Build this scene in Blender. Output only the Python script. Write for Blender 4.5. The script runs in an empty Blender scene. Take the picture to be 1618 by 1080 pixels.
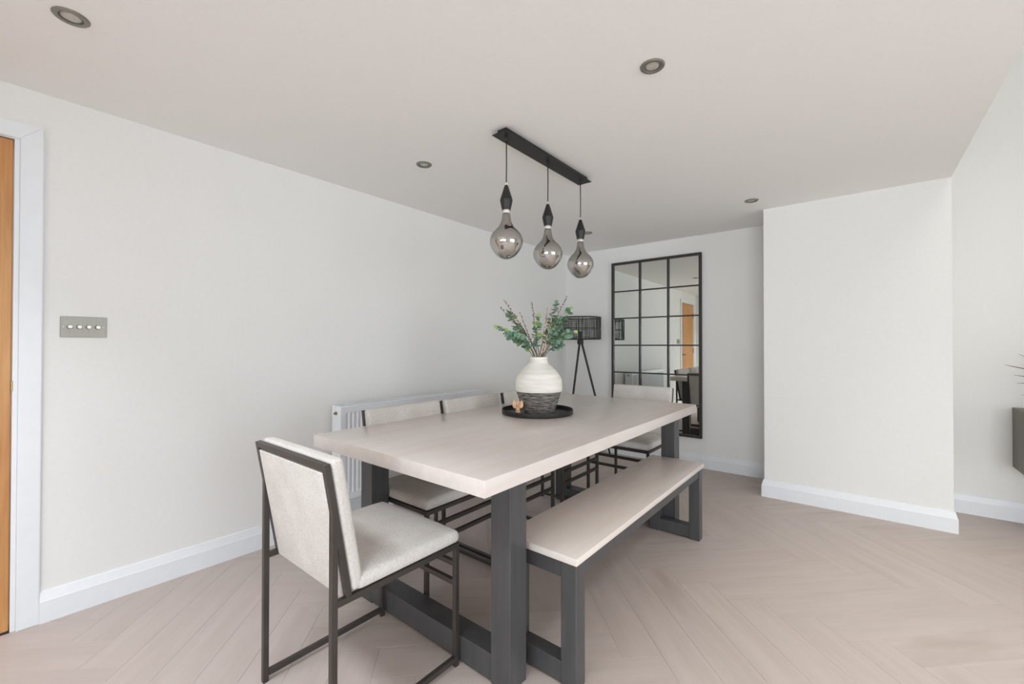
import bpy, bmesh, math, random
from mathutils import Vector, Matrix
random.seed(7)
SC = bpy.context.scene
COL = SC.collection

# ---------------------------------------------------------------- camera
CAM = Vector((2.6421, 0.0, 1.15))
Rv = Vector((0.7766208746, 0.6299675413, 0.0009560398))
Uv = Vector((0.0045626637, -0.0071423764, 0.9999640836))
Fv = Vector((-0.6299517436, 0.7765886191, 0.0084212487))
cd = bpy.data.cameras.new('camera')
cam = bpy.data.objects.new('camera', cd); COL.objects.link(cam)
cd.sensor_width = 36; cd.lens = 15.0125; cd.clip_start = 0.02
M = Matrix((Rv, Uv, -Fv)).transposed().to_4x4(); M.translation = CAM
cam.matrix_world = M
SC.camera = cam

# ---------------------------------------------------------------- world, lights, exposure
SC.view_settings.view_transform = 'Standard'; SC.view_settings.look = 'None'
SC.view_settings.gamma = 1.0; SC.view_settings.use_curve_mapping = False
SC.view_settings.exposure = 0.0
SC.cycles.use_denoising = True
SC.cycles.max_bounces = 12; SC.cycles.diffuse_bounces = 8; SC.cycles.glossy_bounces = 6
SC.cycles.transparent_max_bounces = 12
SC.cycles.sample_clamp_indirect = 6.0
w = bpy.data.worlds.new('overcast_sky'); SC.world = w; w.use_nodes = True
wn = w.node_tree
bg = wn.nodes['Background']; bg.inputs[0].default_value = (0.86, 0.93, 1.0, 1); bg.inputs[1].default_value = 0.6

def area(name, loc, size_x, size_y, direction, power, color):
    l = bpy.data.lights.new(name, 'AREA'); l.shape = 'RECTANGLE'; l.size = size_x; l.size_y = size_y
    l.energy = power; l.color = color
    o = bpy.data.objects.new(name, l); COL.objects.link(o); o.location = loc
    o.rotation_euler = Vector(direction).to_track_quat('-Z', 'Y').to_euler()
    return o
# daylight coming in through the openings of the room; one rooflight is added as fill
LP = dict(a=235, b=42, c=108, e=118, f=18, g=76)
area('daylight_rear_doors', (4.55, -4.75, 1.1), 2.6, 2.0, (0, 1, 0), LP['a'], (0.945, 0.985, 1.075))
area('daylight_kitchen_doors', (1.95, -4.75, 1.1), 2.0, 2.0, (0, 1, 0), LP['b'], (0.945, 0.985, 1.075))
area('daylight_side_doors', (6.35, 0.8, 1.1), 2.8, 2.0, (-1, 0, 0), LP['c'], (0.945, 0.985, 1.075))
area('daylight_rooflight', (3.90, 0.95, 3.65), 1.2, 2.3, (0, 0, -1), LP['e'], (1.0, 0.975, 0.93))
area('added_fill_rooflight', (1.5, -0.42, 2.62), 1.7, 0.58, (0, 0, -1), LP['g'], (0.945, 0.985, 1.075))  # added fill out of view, brightens the near seat, floor and left wall
area('daylight_rooflight', (3.90, 3.0, 3.65), 1.2, 1.0, (0, 0, -1), LP['f'], (1.0, 0.94, 0.86))

# ---------------------------------------------------------------- helpers
def tag(o, label=None, cat=None, group=None, kind=None):
    if label: o['label'] = label
    if cat: o['category'] = cat
    if group: o['group'] = group
    if kind: o['kind'] = kind
    return o
def empty(name, loc=(0, 0, 0), rz=0.0, label=None, cat=None, group=None):
    o = bpy.data.objects.new(name, None); COL.objects.link(o)
    o.location = loc; o.rotation_euler = (0, 0, rz); o.empty_display_size = 0.1
    return tag(o, label, cat, group)
def link_mesh(name, me, m, parent=None):
    o = bpy.data.objects.new(name, me); COL.objects.link(o)
    if m is not None and not me.materials:
        for mm in (m if isinstance(m, (list, tuple)) else [m]): me.materials.append(mm)
    if parent: o.parent = parent
    return o
def obj(name, bm, m, parent=None, smooth=False, angle=None):
    me = bpy.data.meshes.new(name)
    bmesh.ops.recalc_face_normals(bm, faces=bm.faces)
    bm.to_mesh(me); bm.free()
    if smooth:
        for p in me.polygons: p.use_smooth = True
    if angle is not None:
        for p in me.polygons: p.use_smooth = True
        try: me.set_sharp_from_angle(angle=angle)
        except Exception: pass
    return link_mesh(name, me, m, parent)
def copy_tree(o, parent=None):
    c = o.copy(); COL.objects.link(c); c.parent = parent
    for ch in list(o.children): copy_tree(ch, c)
    return c
def box_bm(x0, x1, y0, y1, z0, z1, bev=0.0, bm=None, seg=1):
    own = bm is None
    b = bmesh.new()
    vs = [b.verts.new((x, y, z)) for x in (x0, x1) for y in (y0, y1) for z in (z0, z1)]
    for f in ((0, 1, 3, 2), (4, 6, 7, 5), (0, 4, 5, 1), (2, 3, 7, 6), (0, 2, 6, 4), (1, 5, 7, 3)):
        b.faces.new([vs[i] for i in f])
    bmesh.ops.recalc_face_normals(b, faces=b.faces)
    if bev: bmesh.ops.bevel(b, geom=b.edges[:], offset=bev, segments=seg, profile=0.5, affect='EDGES')
    if own: return b
    me = bpy.data.meshes.new('tmp'); b.to_mesh(me); b.free(); bm.from_mesh(me); bpy.data.meshes.remove(me)
    return bm
def box(name, x0, x1, y0, y1, z0, z1, m, parent=None, bev=0.0, seg=1):
    return obj(name, box_bm(x0, x1, y0, y1, z0, z1, bev, None, seg), m, parent, angle=math.radians(40) if seg > 1 else None)
def bar_bm(p, q, wx, wy, up=(0, 0, 1), bev=0.001):
    """square bar from p to q; wx along the side, wy along the up-ish direction"""
    p = Vector(p); q = Vector(q); d = q - p; L = d.length; d.normalize()
    u = Vector(up); s = d.cross(u)
    if s.length < 1e-4: u = Vector((0, 1, 0)); s = d.cross(u)
    s.normalize(); u = s.cross(d)
    b = box_bm(-wx / 2, wx / 2, 0, L, -wy / 2, wy / 2, bev)
    Mx = Matrix((s, d, u)).transposed().to_4x4(); Mx.translation = p
    b.transform(Mx); return b
def bar(name, p, q, wx, wy, m, parent=None, up=(0, 0, 1), bev=0.001):
    return obj(name, bar_bm(p, q, wx, wy, up, bev), m, parent)
def lathe_bm(prof, n=32, cap0=True, cap1=True, mat_fn=None, wob=None):
    b = bmesh.new(); rings = []
    for i, (r, z) in enumerate(prof):
        ring = []
        for k in range(n):
            a = 2 * math.pi * k / n
            rr = r * (1 + (wob(a, z) if wob else 0))
            ring.append(b.verts.new((rr * math.cos(a), rr * math.sin(a), z)))
        rings.append(ring)
    for i in range(len(rings) - 1):
        for k in range(n):
            f = b.faces.new((rings[i][k], rings[i][(k + 1) % n], rings[i + 1][(k + 1) % n], rings[i + 1][k]))
            if mat_fn: f.material_index = mat_fn((prof[i][1] + prof[i + 1][1]) / 2, i)
    if cap0: b.faces.new(rings[0][::-1])
    if cap1: b.faces.new(rings[-1])
    return b
def tube_bm(pts, rad, n=8, bm=None):
    """tube along points; rad float or list"""
    b = bm or bmesh.new(); pts = [Vector(p) for p in pts]; rings = []
    if not isinstance(rad, (list, tuple)): rad = [rad] * len(pts)
    ref = None
    for i, p in enumerate(pts):
        d = (pts[min(i + 1, len(pts) - 1)] - pts[max(i - 1, 0)]).normalized()
        if ref is None:
            ref = d.cross(Vector((0.31, 0.2, 0.93)))
            if ref.length < 1e-3: ref = d.cross(Vector((1, 0, 0)))
        ref = (ref - d * ref.dot(d)).normalized(); v = d.cross(ref)
        rings.append([b.verts.new(p + (ref * math.cos(2 * math.pi * k / n) + v * math.sin(2 * math.pi * k / n)) * rad[i]) for k in range(n)])
    for i in range(len(rings) - 1):
        for k in range(n):
            b.faces.new((rings[i][k], rings[i][(k + 1) % n], rings[i + 1][(k + 1) % n], rings[i + 1][k]))
    b.faces.new(rings[0][::-1]); b.faces.new(rings[-1])
    return b
def rbox_bm(hx, hy, hz, r, n=10, fn=None):
    """rounded box centred on the origin"""
    b = bmesh.new(); V = {}
    def coords(h):
        c = [-h, -h + r * 0.25, -h + r * 0.6, -h + r]
        m = [(-h + r) + (2 * (h - r)) * i / n for i in range(1, n)]
        return c + m + [h - r, h - r * 0.6, h - r * 0.25, h]
    X, Y, Z = coords(hx), coords(hy), coords(hz)
    def vert(x, y, z):
        k = (round(x, 5), round(y, 5), round(z, 5))
        if k not in V:
            q = Vector((x, y, z)); i = Vector((max(-hx + r, min(hx - r, x)), max(-hy + r, min(hy - r, y)), max(-hz + r, min(hz - r, z))))
            d = q - i
            if d.length > 1e-9: q = i + d.normalized() * r
            if fn: q = fn(q)
            V[k] = b.verts.new(q)
        return V[k]
    def grid(A, B, f):
        for i in range(len(A) - 1):
            for j in range(len(B) - 1):
                vs = [f(A[i], B[j]), f(A[i + 1], B[j]), f(A[i + 1], B[j + 1]), f(A[i], B[j + 1])]
                if len(set(vs)) == 4: b.faces.new(vs)
    for s in (-1, 1):
        grid(X, Y, lambda a, c: vert(a, c, s * hz)); grid(X, Z, lambda a, c: vert(a, s * hy, c)); grid(Y, Z, lambda a, c: vert(s * hx, a, c))
    return b

# ---------------------------------------------------------------- materials
def lin(c):
    return tuple(((v / 255) / 12.92 if v / 255 <= 0.04045 else (((v / 255) + 0.055) / 1.055) ** 2.4) for v in c) + (1,)
def mat(name, col, rough=0.5, metal=0.0, spec=0.5):
    m = bpy.data.materials.new(name); m.use_nodes = True
    p = m.node_tree.nodes['Principled BSDF']
    p.inputs['Base Color'].default_value = lin(col); p.inputs['Roughness'].default_value = rough
    p.inputs['Metallic'].default_value = metal; p.inputs['Specular IOR Level'].default_value = spec
    return m
def N(m, t, **kw):
    n = m.node_tree.nodes.new(t)
    for k, v in kw.items():
        if hasattr(n, k): setattr(n, k, v)
    return n
def L(m, a, b): m.node_tree.links.new(a, b)
def P(m): return m.node_tree.nodes['Principled BSDF']
def noise_mix(m, c1, c2, scale=(1, 1, 1), nscale=5.0, detail=4.0, lo=0.35, hi=0.65, coord='Object', bump=0.0, bdist=0.001, rnd=0.0, dist=0.0):
    """two-colour noise on object coordinates, optional bump and per-object variation"""
    tc = N(m, 'ShaderNodeTexCoord'); mp = N(m, 'ShaderNodeMapping'); mp.inputs['Scale'].default_value = scale
    L(m, tc.outputs[coord], mp.inputs[0])
    nz = N(m, 'ShaderNodeTexNoise'); nz.inputs['Scale'].default_value = nscale; nz.inputs['Detail'].default_value = detail
    nz.inputs['Distortion'].default_value = dist
    oi = N(m, 'ShaderNodeObjectInfo')
    if rnd:
        mu = N(m, 'ShaderNodeMath', operation='MULTIPLY'); mu.inputs[1].default_value = 37.0
        L(m, oi.outputs['Random'], mu.inputs[0])
        cb = N(m, 'ShaderNodeCombineXYZ')
        for i in range(3): L(m, mu.outputs[0], cb.inputs[i])
        ad = N(m, 'ShaderNodeVectorMath', operation='ADD'); L(m, mp.outputs[0], ad.inputs[0]); L(m, cb.outputs[0], ad.inputs[1])
        L(m, ad.outputs[0], nz.inputs['Vector'])
    else: L(m, mp.outputs[0], nz.inputs['Vector'])
    rp = N(m, 'ShaderNodeValToRGB'); rp.color_ramp.elements[0].position = lo; rp.color_ramp.elements[1].position = hi
    rp.color_ramp.elements[0].color = lin(c1); rp.color_ramp.elements[1].color = lin(c2)
    L(m, nz.outputs['Fac'], rp.inputs[0]); out = rp.outputs[0]
    if rnd:
        hs = N(m, 'ShaderNodeHueSaturation'); mr = N(m, 'ShaderNodeMapRange')
        mr.inputs['To Min'].default_value = 1 - rnd; mr.inputs['To Max'].default_value = 1 + rnd
        L(m, oi.outputs['Random'], mr.inputs[0]); L(m, mr.outputs[0], hs.inputs['Value']); L(m, out, hs.inputs['Color']); out = hs.outputs[0]
    L(m, out, P(m).inputs['Base Color'])
    if bump:
        bp = N(m, 'ShaderNodeBump'); bp.inputs['Strength'].default_value = bump; bp.inputs['Distance'].default_value = bdist
        L(m, nz.outputs['Fac'], bp.inputs['Height']); L(m, bp.outputs[0], P(m).inputs['Normal'])
    return nz, rp, out, mp

WALL = mat('matt_white_wall_paint', (230, 231, 230), 0.85, 0, 0.3)
noise_mix(WALL, (229, 229, 226), (231, 231, 228), nscale=60, bump=0.05, bdist=0.0005)
CEIL = mat('matt_white_ceiling_paint', (229, 226, 222), 0.9, 0, 0.2)
noise_mix(CEIL, (241, 240, 238), (243, 242, 240), nscale=60, bump=0.05, bdist=0.0005)
TRIM = mat('white_satin_trim_paint', (232, 234, 236), 0.4)
noise_mix(TRIM, (227, 230, 233), (229, 232, 235), nscale=30)

def oak(name, a, b_, knot, rnd, rough=0.5, along='x', s=1.0, tip=None):
    m = mat(name, a, rough)
    sc = {'x': (.9 * s, 9 * s, 9 * s), 'y': (9 * s, .9 * s, 9 * s), 'z': (9 * s, 9 * s, .9 * s)}[along]
    nz, rp, out, mp = noise_mix(m, a, b_, scale=sc, nscale=2.0, detail=12, lo=0.3, hi=0.7, rnd=rnd, bump=0.10, bdist=0.0012, dist=0.25)
    nz.inputs['Roughness'].default_value = 0.68
    # broad cloudy tone plus thin darker streaks of grain
    n2 = N(m, 'ShaderNodeTexNoise'); n2.inputs['Scale'].default_value = 1.0; n2.inputs['Detail'].default_value = 3
    sc2 = N(m, 'ShaderNodeVectorMath', operation='MULTIPLY'); sc2.inputs[1].default_value = {'x': (1.5, .55, .55), 'y': (.55, 1.5, .55), 'z': (.55, .55, 1.5)}[along]
    src = nz.inputs['Vector'].links[0].from_socket
    L(m, src, sc2.inputs[0]); L(m, sc2.outputs[0], n2.inputs['Vector'])
    r2 = N(m, 'ShaderNodeValToRGB'); r2.color_ramp.elements[0].position = 0.60; r2.color_ramp.elements[1].position = 0.78
    r2.color_ramp.elements[0].color = (0, 0, 0, 1); r2.color_ramp.elements[1].color = (1, 1, 1, 1)
    L(m, n2.outputs['Fac'], r2.inputs[0])
    mx = N(m, 'ShaderNodeMix', data_type='RGBA'); L(m, r2.outputs[0], mx.inputs[0]); L(m, out, mx.inputs[6]); mx.inputs[7].default_value = lin(knot)
    L(m, mx.outputs[2], P(m).inputs['Base Color'])
    return m
FLOORM = oak('whitewashed_oak_floor', (179, 166, 159), (191, 179, 173), (167, 152, 143), 0.022, 0.5)
TABLEM = oak('whitewashed_oak_table', (210, 198, 190), (221, 214, 209), (203, 191, 182), 0.0, 0.33, along='y')
P(TABLEM).inputs['Coat Weight'].default_value = 0.8; P(TABLEM).inputs['Coat Roughness'].default_value = 0.3; P(TABLEM).inputs['Coat IOR'].default_value = 1.6
TABLEX = oak('whitewashed_oak_bench', (210, 198, 189), (221, 213, 207), (203, 191, 182), 0.0, 0.4, along='y')
P(TABLEX).inputs['Coat Weight'].default_value = 0.6; P(TABLEX).inputs['Coat Roughness'].default_value = 0.35
SUB = mat('subfloor_dark_joint', (120, 104, 92), 0.8); noise_mix(SUB, (112, 98, 86), (126, 110, 98), nscale=8)
BLACKW = mat('charcoal_painted_wood', (68, 68, 69), 0.42)
noise_mix(BLACKW, (66, 66, 67), (73, 73, 74), scale=(14, 14, 1.2), nscale=3, detail=6, bump=0.12, bdist=0.0006)
BRONZE = mat('dark_bronze_steel', (66, 61, 57), 0.38, 0.35)
noise_mix(BRONZE, (63, 58, 54), (71, 66, 62), nscale=9, detail=5)
def fabric(name, a, b_, c_):
    m = mat(name, a, 0.92, 0, 0.15)
    nz, rp, out, mp = noise_mix(m, a, b_, nscale=9, detail=6, lo=0.3, hi=0.7)
    tc = N(m, 'ShaderNodeTexCoord')
    g = N(m, 'ShaderNodeTexNoise'); g.inputs['Scale'].default_value = 165; g.inputs['Detail'].default_value = 5; L(m, tc.outputs['Object'], g.inputs['Vector'])
    gr = N(m, 'ShaderNodeValToRGB'); gr.color_ramp.elements[0].position = .45; gr.color_ramp.elements[1].position = .72
    gr.color_ramp.elements[0].color = (0, 0, 0, 1); gr.color_ramp.elements[1].color = (.45, .45, .45, 1); L(m, g.outputs['Fac'], gr.inputs[0])
    mx = N(m, 'ShaderNodeMix', data_type='RGBA'); L(m, gr.outputs[0], mx.inputs[0]); L(m, out, mx.inputs[6]); mx.inputs[7].default_value = lin(c_)
    L(m, mx.outputs[2], P(m).inputs['Base Color'])
    f = N(m, 'ShaderNodeTexNoise'); f.inputs['Scale'].default_value = 300; f.inputs['Detail'].default_value = 4
    L(m, tc.outputs['Object'], f.inputs['Vector'])
    bp = N(m, 'ShaderNodeBump'); bp.inputs['Strength'].default_value = 0.6; bp.inputs['Distance'].default_value = 0.0022
    L(m, f.outputs['Fac'], bp.inputs['Height']); L(m, bp.outputs[0], P(m).inputs['Normal'])
    return m
FAB = fabric('oatmeal_woven_fabric', (200, 195, 189), (212, 208, 204), (172, 163, 152))
BLACKM = mat('matt_black_metal', (44, 43, 42), 0.45, 0.3); noise_mix(BLACKM, (42, 41, 40), (47, 46, 45), nscale=12)
MIRF = mat('black_mirror_frame_paint', (48, 45, 42), 0.5); noise_mix(MIRF, (46, 43, 40), (52, 49, 46), nscale=14)
MIRG = mat('silvered_mirror_glass', (222, 225, 220), 0.008, 1.0); noise_mix(MIRG, (221, 224, 219), (223, 226, 221), nscale=3)
RADM = mat('white_enamel_radiator', (233, 236, 240), 0.3); noise_mix(RADM, (232, 235, 239), (234, 237, 241), nscale=20)
STEEL = mat('brushed_nickel', (140, 139, 130), 0.42, 0.6); noise_mix(STEEL, (135, 134, 125), (145, 144, 135), scale=(1, 60, 4), nscale=6)
KNOBM = mat('polished_steel_knob', (178, 170, 166), 0.35, 0.7); noise_mix(KNOBM, (172, 164, 160), (184, 176, 172), nscale=40)
BRASS = mat('dull_brass', (150, 138, 112), 0.4, 0.8); noise_mix(BRASS, (144, 132, 106), (156, 144, 118), nscale=40)
OAKD = mat('golden_oak_door', (198, 142, 84), 0.45)
noise_mix(OAKD, (186, 128, 70), (208, 156, 98), scale=(18, 18, 1.0), nscale=2.2, detail=8, rnd=0.04, bump=0.1, bdist=0.0008, dist=0.4)
DKGREY = mat('taupe_grey_lacquer', (104, 97, 90), 0.5); noise_mix(DKGREY, (102, 95, 88), (107, 100, 93), nscale=10)
LENS = mat('frosted_spot_lens', (190, 186, 178), 0.25); noise_mix(LENS, (184, 180, 172), (198, 194, 186), nscale=70)
CLEARW = mat('opaque_white_plastic', (222, 218, 210), 0.4); noise_mix(CLEARW, (220, 216, 208), (224, 220, 212), nscale=40)
ANGW = mat('carved_pale_wood', (224, 178, 136), 0.55); noise_mix(ANGW, (206, 150, 106), (238, 202, 164), nscale=55, detail=5, bump=0.3, bdist=0.001)

def glass_pane(name, tint=(0.97, 0.98, 0.97)):
    m = bpy.data.materials.new(name); m.use_nodes = True; nt = m.node_tree; nt.nodes.remove(nt.nodes['Principled BSDF'])
    t = N(m, 'ShaderNodeBsdfTransparent'); t.inputs[0].default_value = tint + (1,)
    g = N(m, 'ShaderNodeBsdfGlossy'); g.inputs['Roughness'].default_value = 0.01
    f = N(m, 'ShaderNodeFresnel'); f.inputs[0].default_value = 1.5
    x = N(m, 'ShaderNodeMixShader'); L(m, f.outputs[0], x.inputs[0]); L(m, t.outputs[0], x.inputs[1]); L(m, g.outputs[0], x.inputs[2])
    L(m, x.outputs[0], nt.nodes['Material Output'].inputs[0]); return m
WGLASS = glass_pane('window_glass')
def smoked():
    m = bpy.data.materials.new('smoked_chrome_glass'); m.use_nodes = True; nt = m.node_tree; nt.nodes.remove(nt.nodes['Principled BSDF'])
    t = N(m, 'ShaderNodeBsdfTransparent'); t.inputs[0].default_value = (0.42, 0.40, 0.375, 1)
    g = N(m, 'ShaderNodeBsdfGlossy'); g.inputs['Roughness'].default_value = 0.02; g.inputs['Color'].default_value = (0.60, 0.585, 0.56, 1)
    tc = N(m, 'ShaderNodeTexCoord'); sp = N(m, 'ShaderNodeSeparateXYZ'); L(m, tc.outputs['Object'], sp.inputs[0])
    mr = N(m, 'ShaderNodeMapRange'); mr.inputs['From Min'].default_value = -0.03; mr.inputs['From Max'].default_value = -0.20
    mr.inputs['To Min'].default_value = 0.50; mr.inputs['To Max'].default_value = 0.93   # the chrome coat thickens towards the round end
    L(m, sp.outputs[2], mr.inputs[0])
    x = N(m, 'ShaderNodeMixShader'); L(m, mr.outputs[0], x.inputs[0]); L(m, t.outputs[0], x.inputs[1]); L(m, g.outputs[0], x.inputs[2])
    L(m, x.outputs[0], nt.nodes['Material Output'].inputs[0]); return m
SMOKE = smoked()

# ---------------------------------------------------------------- the room shell
H = 2.1997; YB = 4.266; XR = 6.0; YR = -0.86; HH = 3.4; XC = 3.0954; PX0 = 2.0778; PX1 = 3.0954; PY = 3.7712; T = 0.12
def panel(name, axis, u0, u1, z0, z1, pos, thick, holes, m):
    """wall slab: axis 'x' = plane of constant x; 'y' = constant y; 'z' = horizontal (u = x, z range = y range)"""
    us = sorted({u0, u1, *[h[0] for h in holes], *[h[1] for h in holes]}); zs = sorted({z0, z1, *[h[2] for h in holes], *[h[3] for h in holes]})
    b = bmesh.new(); V = {}
    def v(u, z, t):
        k = (u, z, t)
        if k not in V:
            V[k] = b.verts.new({'x': (t, u, z), 'y': (u, t, z), 'z': (u, z, t)}[axis])
        return V[k]
    def solid(i, j):
        if i < 0 or j < 0 or i >= len(us) - 1 or j >= len(zs) - 1: return False
        cu, cz = (us[i] + us[i + 1]) / 2, (zs[j] + zs[j + 1]) / 2
        return not any(h[0] < cu < h[1] and h[2] < cz < h[3] for h in holes)
    a, c = pos, pos + thick
    for i in range(len(us) - 1):
        for j in range(len(zs) - 1):
            if not solid(i, j): continue
            q = [(us[i], zs[j]), (us[i + 1], zs[j]), (us[i + 1], zs[j + 1]), (us[i], zs[j + 1])]
            b.faces.new([v(*p_, a) for p_ in q]); b.faces.new([v(*p_, c) for p_ in q[::-1]])
            for (di, dj, e0, e1) in ((0, -1, 0, 1), (1, 0, 1, 2), (0, 1, 2, 3), (-1, 0, 3, 0)):
                if not solid(i + di, j + dj):
                    b.faces.new([v(*q[e0], a), v(*q[e1], a), v(*q[e1], c), v(*q[e0], c)])
    return tag(obj(name, b, m), kind='structure')
DO = (-0.695, 0.0825)     # door opening in the left wall
panel('wall_left', 'x', YR, YB, 0, H, 0, -T, [(DO[0], DO[1], 0.0, 2.0)], WALL)
panel('wall_back', 'y', -T, PX0 + .05, 0, H, YB, T, [], WALL)
panel('wall_back_tall', 'y', PX1 - .05, XR + T, 0, HH, YB, T, [], WALL)
tag(box('wall_pier', PX0, PX1, PY, YB + T, 0, H, WALL), kind='structure')
YK = -4.4      # the kitchen end of the open-plan room, behind the camera
panel('wall_rear_return', 'y', -T, 0.72, 0, H, YR, -T, [], WALL)
panel('wall_kitchen', 'x', YK, YR - T, 0, H, 0.72, -T, [], WALL)
panel('wall_rear', 'y', 0.60, XR + T, 0, HH, YK, -T, [(0.95, 2.95, 0.02, 2.1), (3.35, 5.75, 0.02, 2.1)], WALL)
panel('wall_right', 'x', YK, YB, 0, HH, XR, T, [(-0.6, 2.2, 0.02, 2.1)], WALL)
panel('ceiling', 'z', -T, XC, YK - T, YB + T, H, 0.25, [(0.6, 2.4, -0.75, -0.1)], CEIL)
panel('ceiling_raised', 'z', XC - .2, XR + T, YK - T, YB + T, HH, 0.15, [(3.3, 4.5, -0.2, 2.1), (3.3, 4.5, 2.5, 3.5)], CEIL)
tag(box('wall_bulkhead', XC - .12, XC, YK, YB, H + .25, HH, WALL), kind='structure')

# floor: sub-floor slab and herringbone boards, each a piece of its own
tag(box('floor_kitchen', 0.60, XR + T, YK - T, YR, -0.12, 0, FLOORM), kind='structure')
floor = tag(box('floor', -T, XR + T, YR, YB + T, -0.12, -0.0125, SUB), kind='structure')
FL, FW = 0.90, 0.15
ang = math.pi / 4
def to_world(a, b_): return ((a - b_) * math.cos(ang), (a + b_) * math.cos(ang))
def clip(poly, rect):
    x0, x1, y0, y1 = rect
    for ax, val, sgn in ((0, x0, 1), (0, x1, -1), (1, y0, 1), (1, y1, -1)):
        out = []
        for i in range(len(poly)):
            p, q = poly[i], poly[(i + 1) % len(poly)]
            dp, dq = (p[ax] - val) * sgn, (q[ax] - val) * sgn
            if dp >= 0: out.append(p)
            if (dp >= 0) != (dq >= 0):
                t = dp / (dp - dq); out.append((p[0] + (q[0] - p[0]) * t, p[1] + (q[1] - p[1]) * t))
        poly = out
        if not poly: return []
    return poly
RECT = (0.0, XR, YR, YB)
def plank_mesh(poly, name='plank'):
    # poly in the plank's own frame; thin eased edge, the joint falls between
    cx = sum(p[0] for p in poly) / len(poly); cy = sum(p[1] for p in poly) / len(poly)
    def inset(d):
        out = []
        n = len(poly)
        for i in range(n):
            p0, p1, p2 = Vector(poly[i - 1]), Vector(poly[i]), Vector(poly[(i + 1) % n])
            e1 = (p1 - p0).normalized(); e2 = (p2 - p1).normalized()
            n1 = Vector((-e1.y, e1.x)); n2 = Vector((-e2.y, e2.x))
            k = 1 + n1.dot(n2)
            out.append(p1 + (n1 + n2) / max(k, 0.2) * d)
        return out
    a, b2, c = inset(0.0002), inset(0.0002), inset(0.0007)
    b = bmesh.new()
    lo = [b.verts.new((p.x, p.y, -0.012)) for p in a]; mi = [b.verts.new((p.x, p.y, -0.0007)) for p in b2]; up = [b.verts.new((p.x, p.y, 0)) for p in c]
    n = len(poly)
    for i in range(n):
        j = (i + 1) % n
        b.faces.new((lo[i], lo[j], mi[j], mi[i])); b.faces.new((mi[i], mi[j], up[j], up[i]))
    b.faces.new(up)
    me = bpy.data.meshes.new(name); b.to_mesh(me); b.free(); me.materials.append(FLOORM); return me
FULL = plank_mesh([(-FL / 2, -FW / 2), (FL / 2, -FW / 2), (FL / 2, FW / 2), (-FL / 2, FW / 2)])
OA, OB = 0.04, 1.16
nplank = 0
for m_ in range(-6, 9):
    for k in range(-40, 41):
        for typ in (0, 1):
            if typ == 0: a0, b0, la, lb = -k * FW, k * FW, FL, FW
            else: a0, b0, la, lb = FL - k * FW, k * FW, FW, FL
            a0 += OA + m_ * FL; b0 += OB + m_ * FL
            cs = [to_world(a0, b0), to_world(a0 + la, b0), to_world(a0 + la, b0 + lb), to_world(a0, b0 + lb)]
            cl = clip(cs, RECT)
            if len(cl) < 3: continue
            area_ = abs(sum(cl[i][0] * cl[(i + 1) % len(cl)][1] - cl[(i + 1) % len(cl)][0] * cl[i][1] for i in range(len(cl)))) / 2
            if area_ < 0.0004: continue
            cx, cy = to_world(a0 + la / 2, b0 + lb / 2); rz = ang if typ == 0 else ang + math.pi / 2
            if abs(area_ - FL * FW) < 1e-5: me = FULL
            else:
                c_, s_ = math.cos(-rz), math.sin(-rz)
                loc = [((x - cx) * c_ - (y - cy) * s_, (x - cx) * s_ + (y - cy) * c_) for x, y in cl]
                # drop doubled corners
                pl = [loc[0]]
                for q in loc[1:]:
                    if math.dist(q, pl[-1]) > 0.002: pl.append(q)
                if math.dist(pl[0], pl[-1]) < 0.002: pl.pop()
                if len(pl) < 3: continue
                me = plank_mesh(pl)
            o = bpy.data.objects.new('plank', me); COL.objects.link(o); o.parent = floor
            o.location = (cx, cy, 0); o.rotation_euler = (0, 0, rz); nplank += 1
print('planks', nplank)

# skirting boards
SKP = [(0, 0), (0.018, 0), (0.018, 0.088), (0.0155, 0.092), (0.0145, 0.096), (0.009, 0.118), (0.007, 0.126), (0.0, 0.129)]
def skirt(name, p, q, nrm, e0=0, e1=0):
    """p->q along the wall, nrm into the room; e0/e1 = +1 outer mitre, -1 inner mitre"""
    p = Vector((*p, 0)); q = Vector((*q, 0)); d = (q - p).normalized(); nrm = Vector((*nrm, 0))
    b = bmesh.new(); A = []; B = []
    for t, z in SKP:
        A.append(b.verts.new(p + nrm * t - d * (t * e0) + Vector((0, 0, z)))); B.append(b.verts.new(q + nrm * t + d * (t * e1) + Vector((0, 0, z))))
    n = len(SKP)
    for i in range(n):
        j = (i + 1) % n; b.faces.new((A[i], A[j], B[j], B[i]))
    b.faces.new(A[::-1]); b.faces.new(B)
    return tag(obj(name, b, TRIM), kind='structure')
skirt('baseboard_left', (0, 0.148), (0, YB), (1, 0), 0, -1)
skirt('baseboard_back', (0, YB), (PX0, YB), (0, -1), -1, -1)
skirt('baseboard_pier_left', (PX0, YB), (PX0, PY), (-1, 0), -1, 1)
skirt('baseboard_pier_front', (PX0, PY), (PX1, PY), (0, -1), 1, 1)
skirt('baseboard_pier_right', (PX1, PY), (PX1, YB), (1, 0), 1, -1)
skirt('baseboard_back_tall', (PX1, YB), (XR, YB), (0, -1), -1, -1)
skirt('baseboard_rear', (0, YR), (.72, YR), (0, 1), 0, 0)

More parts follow.
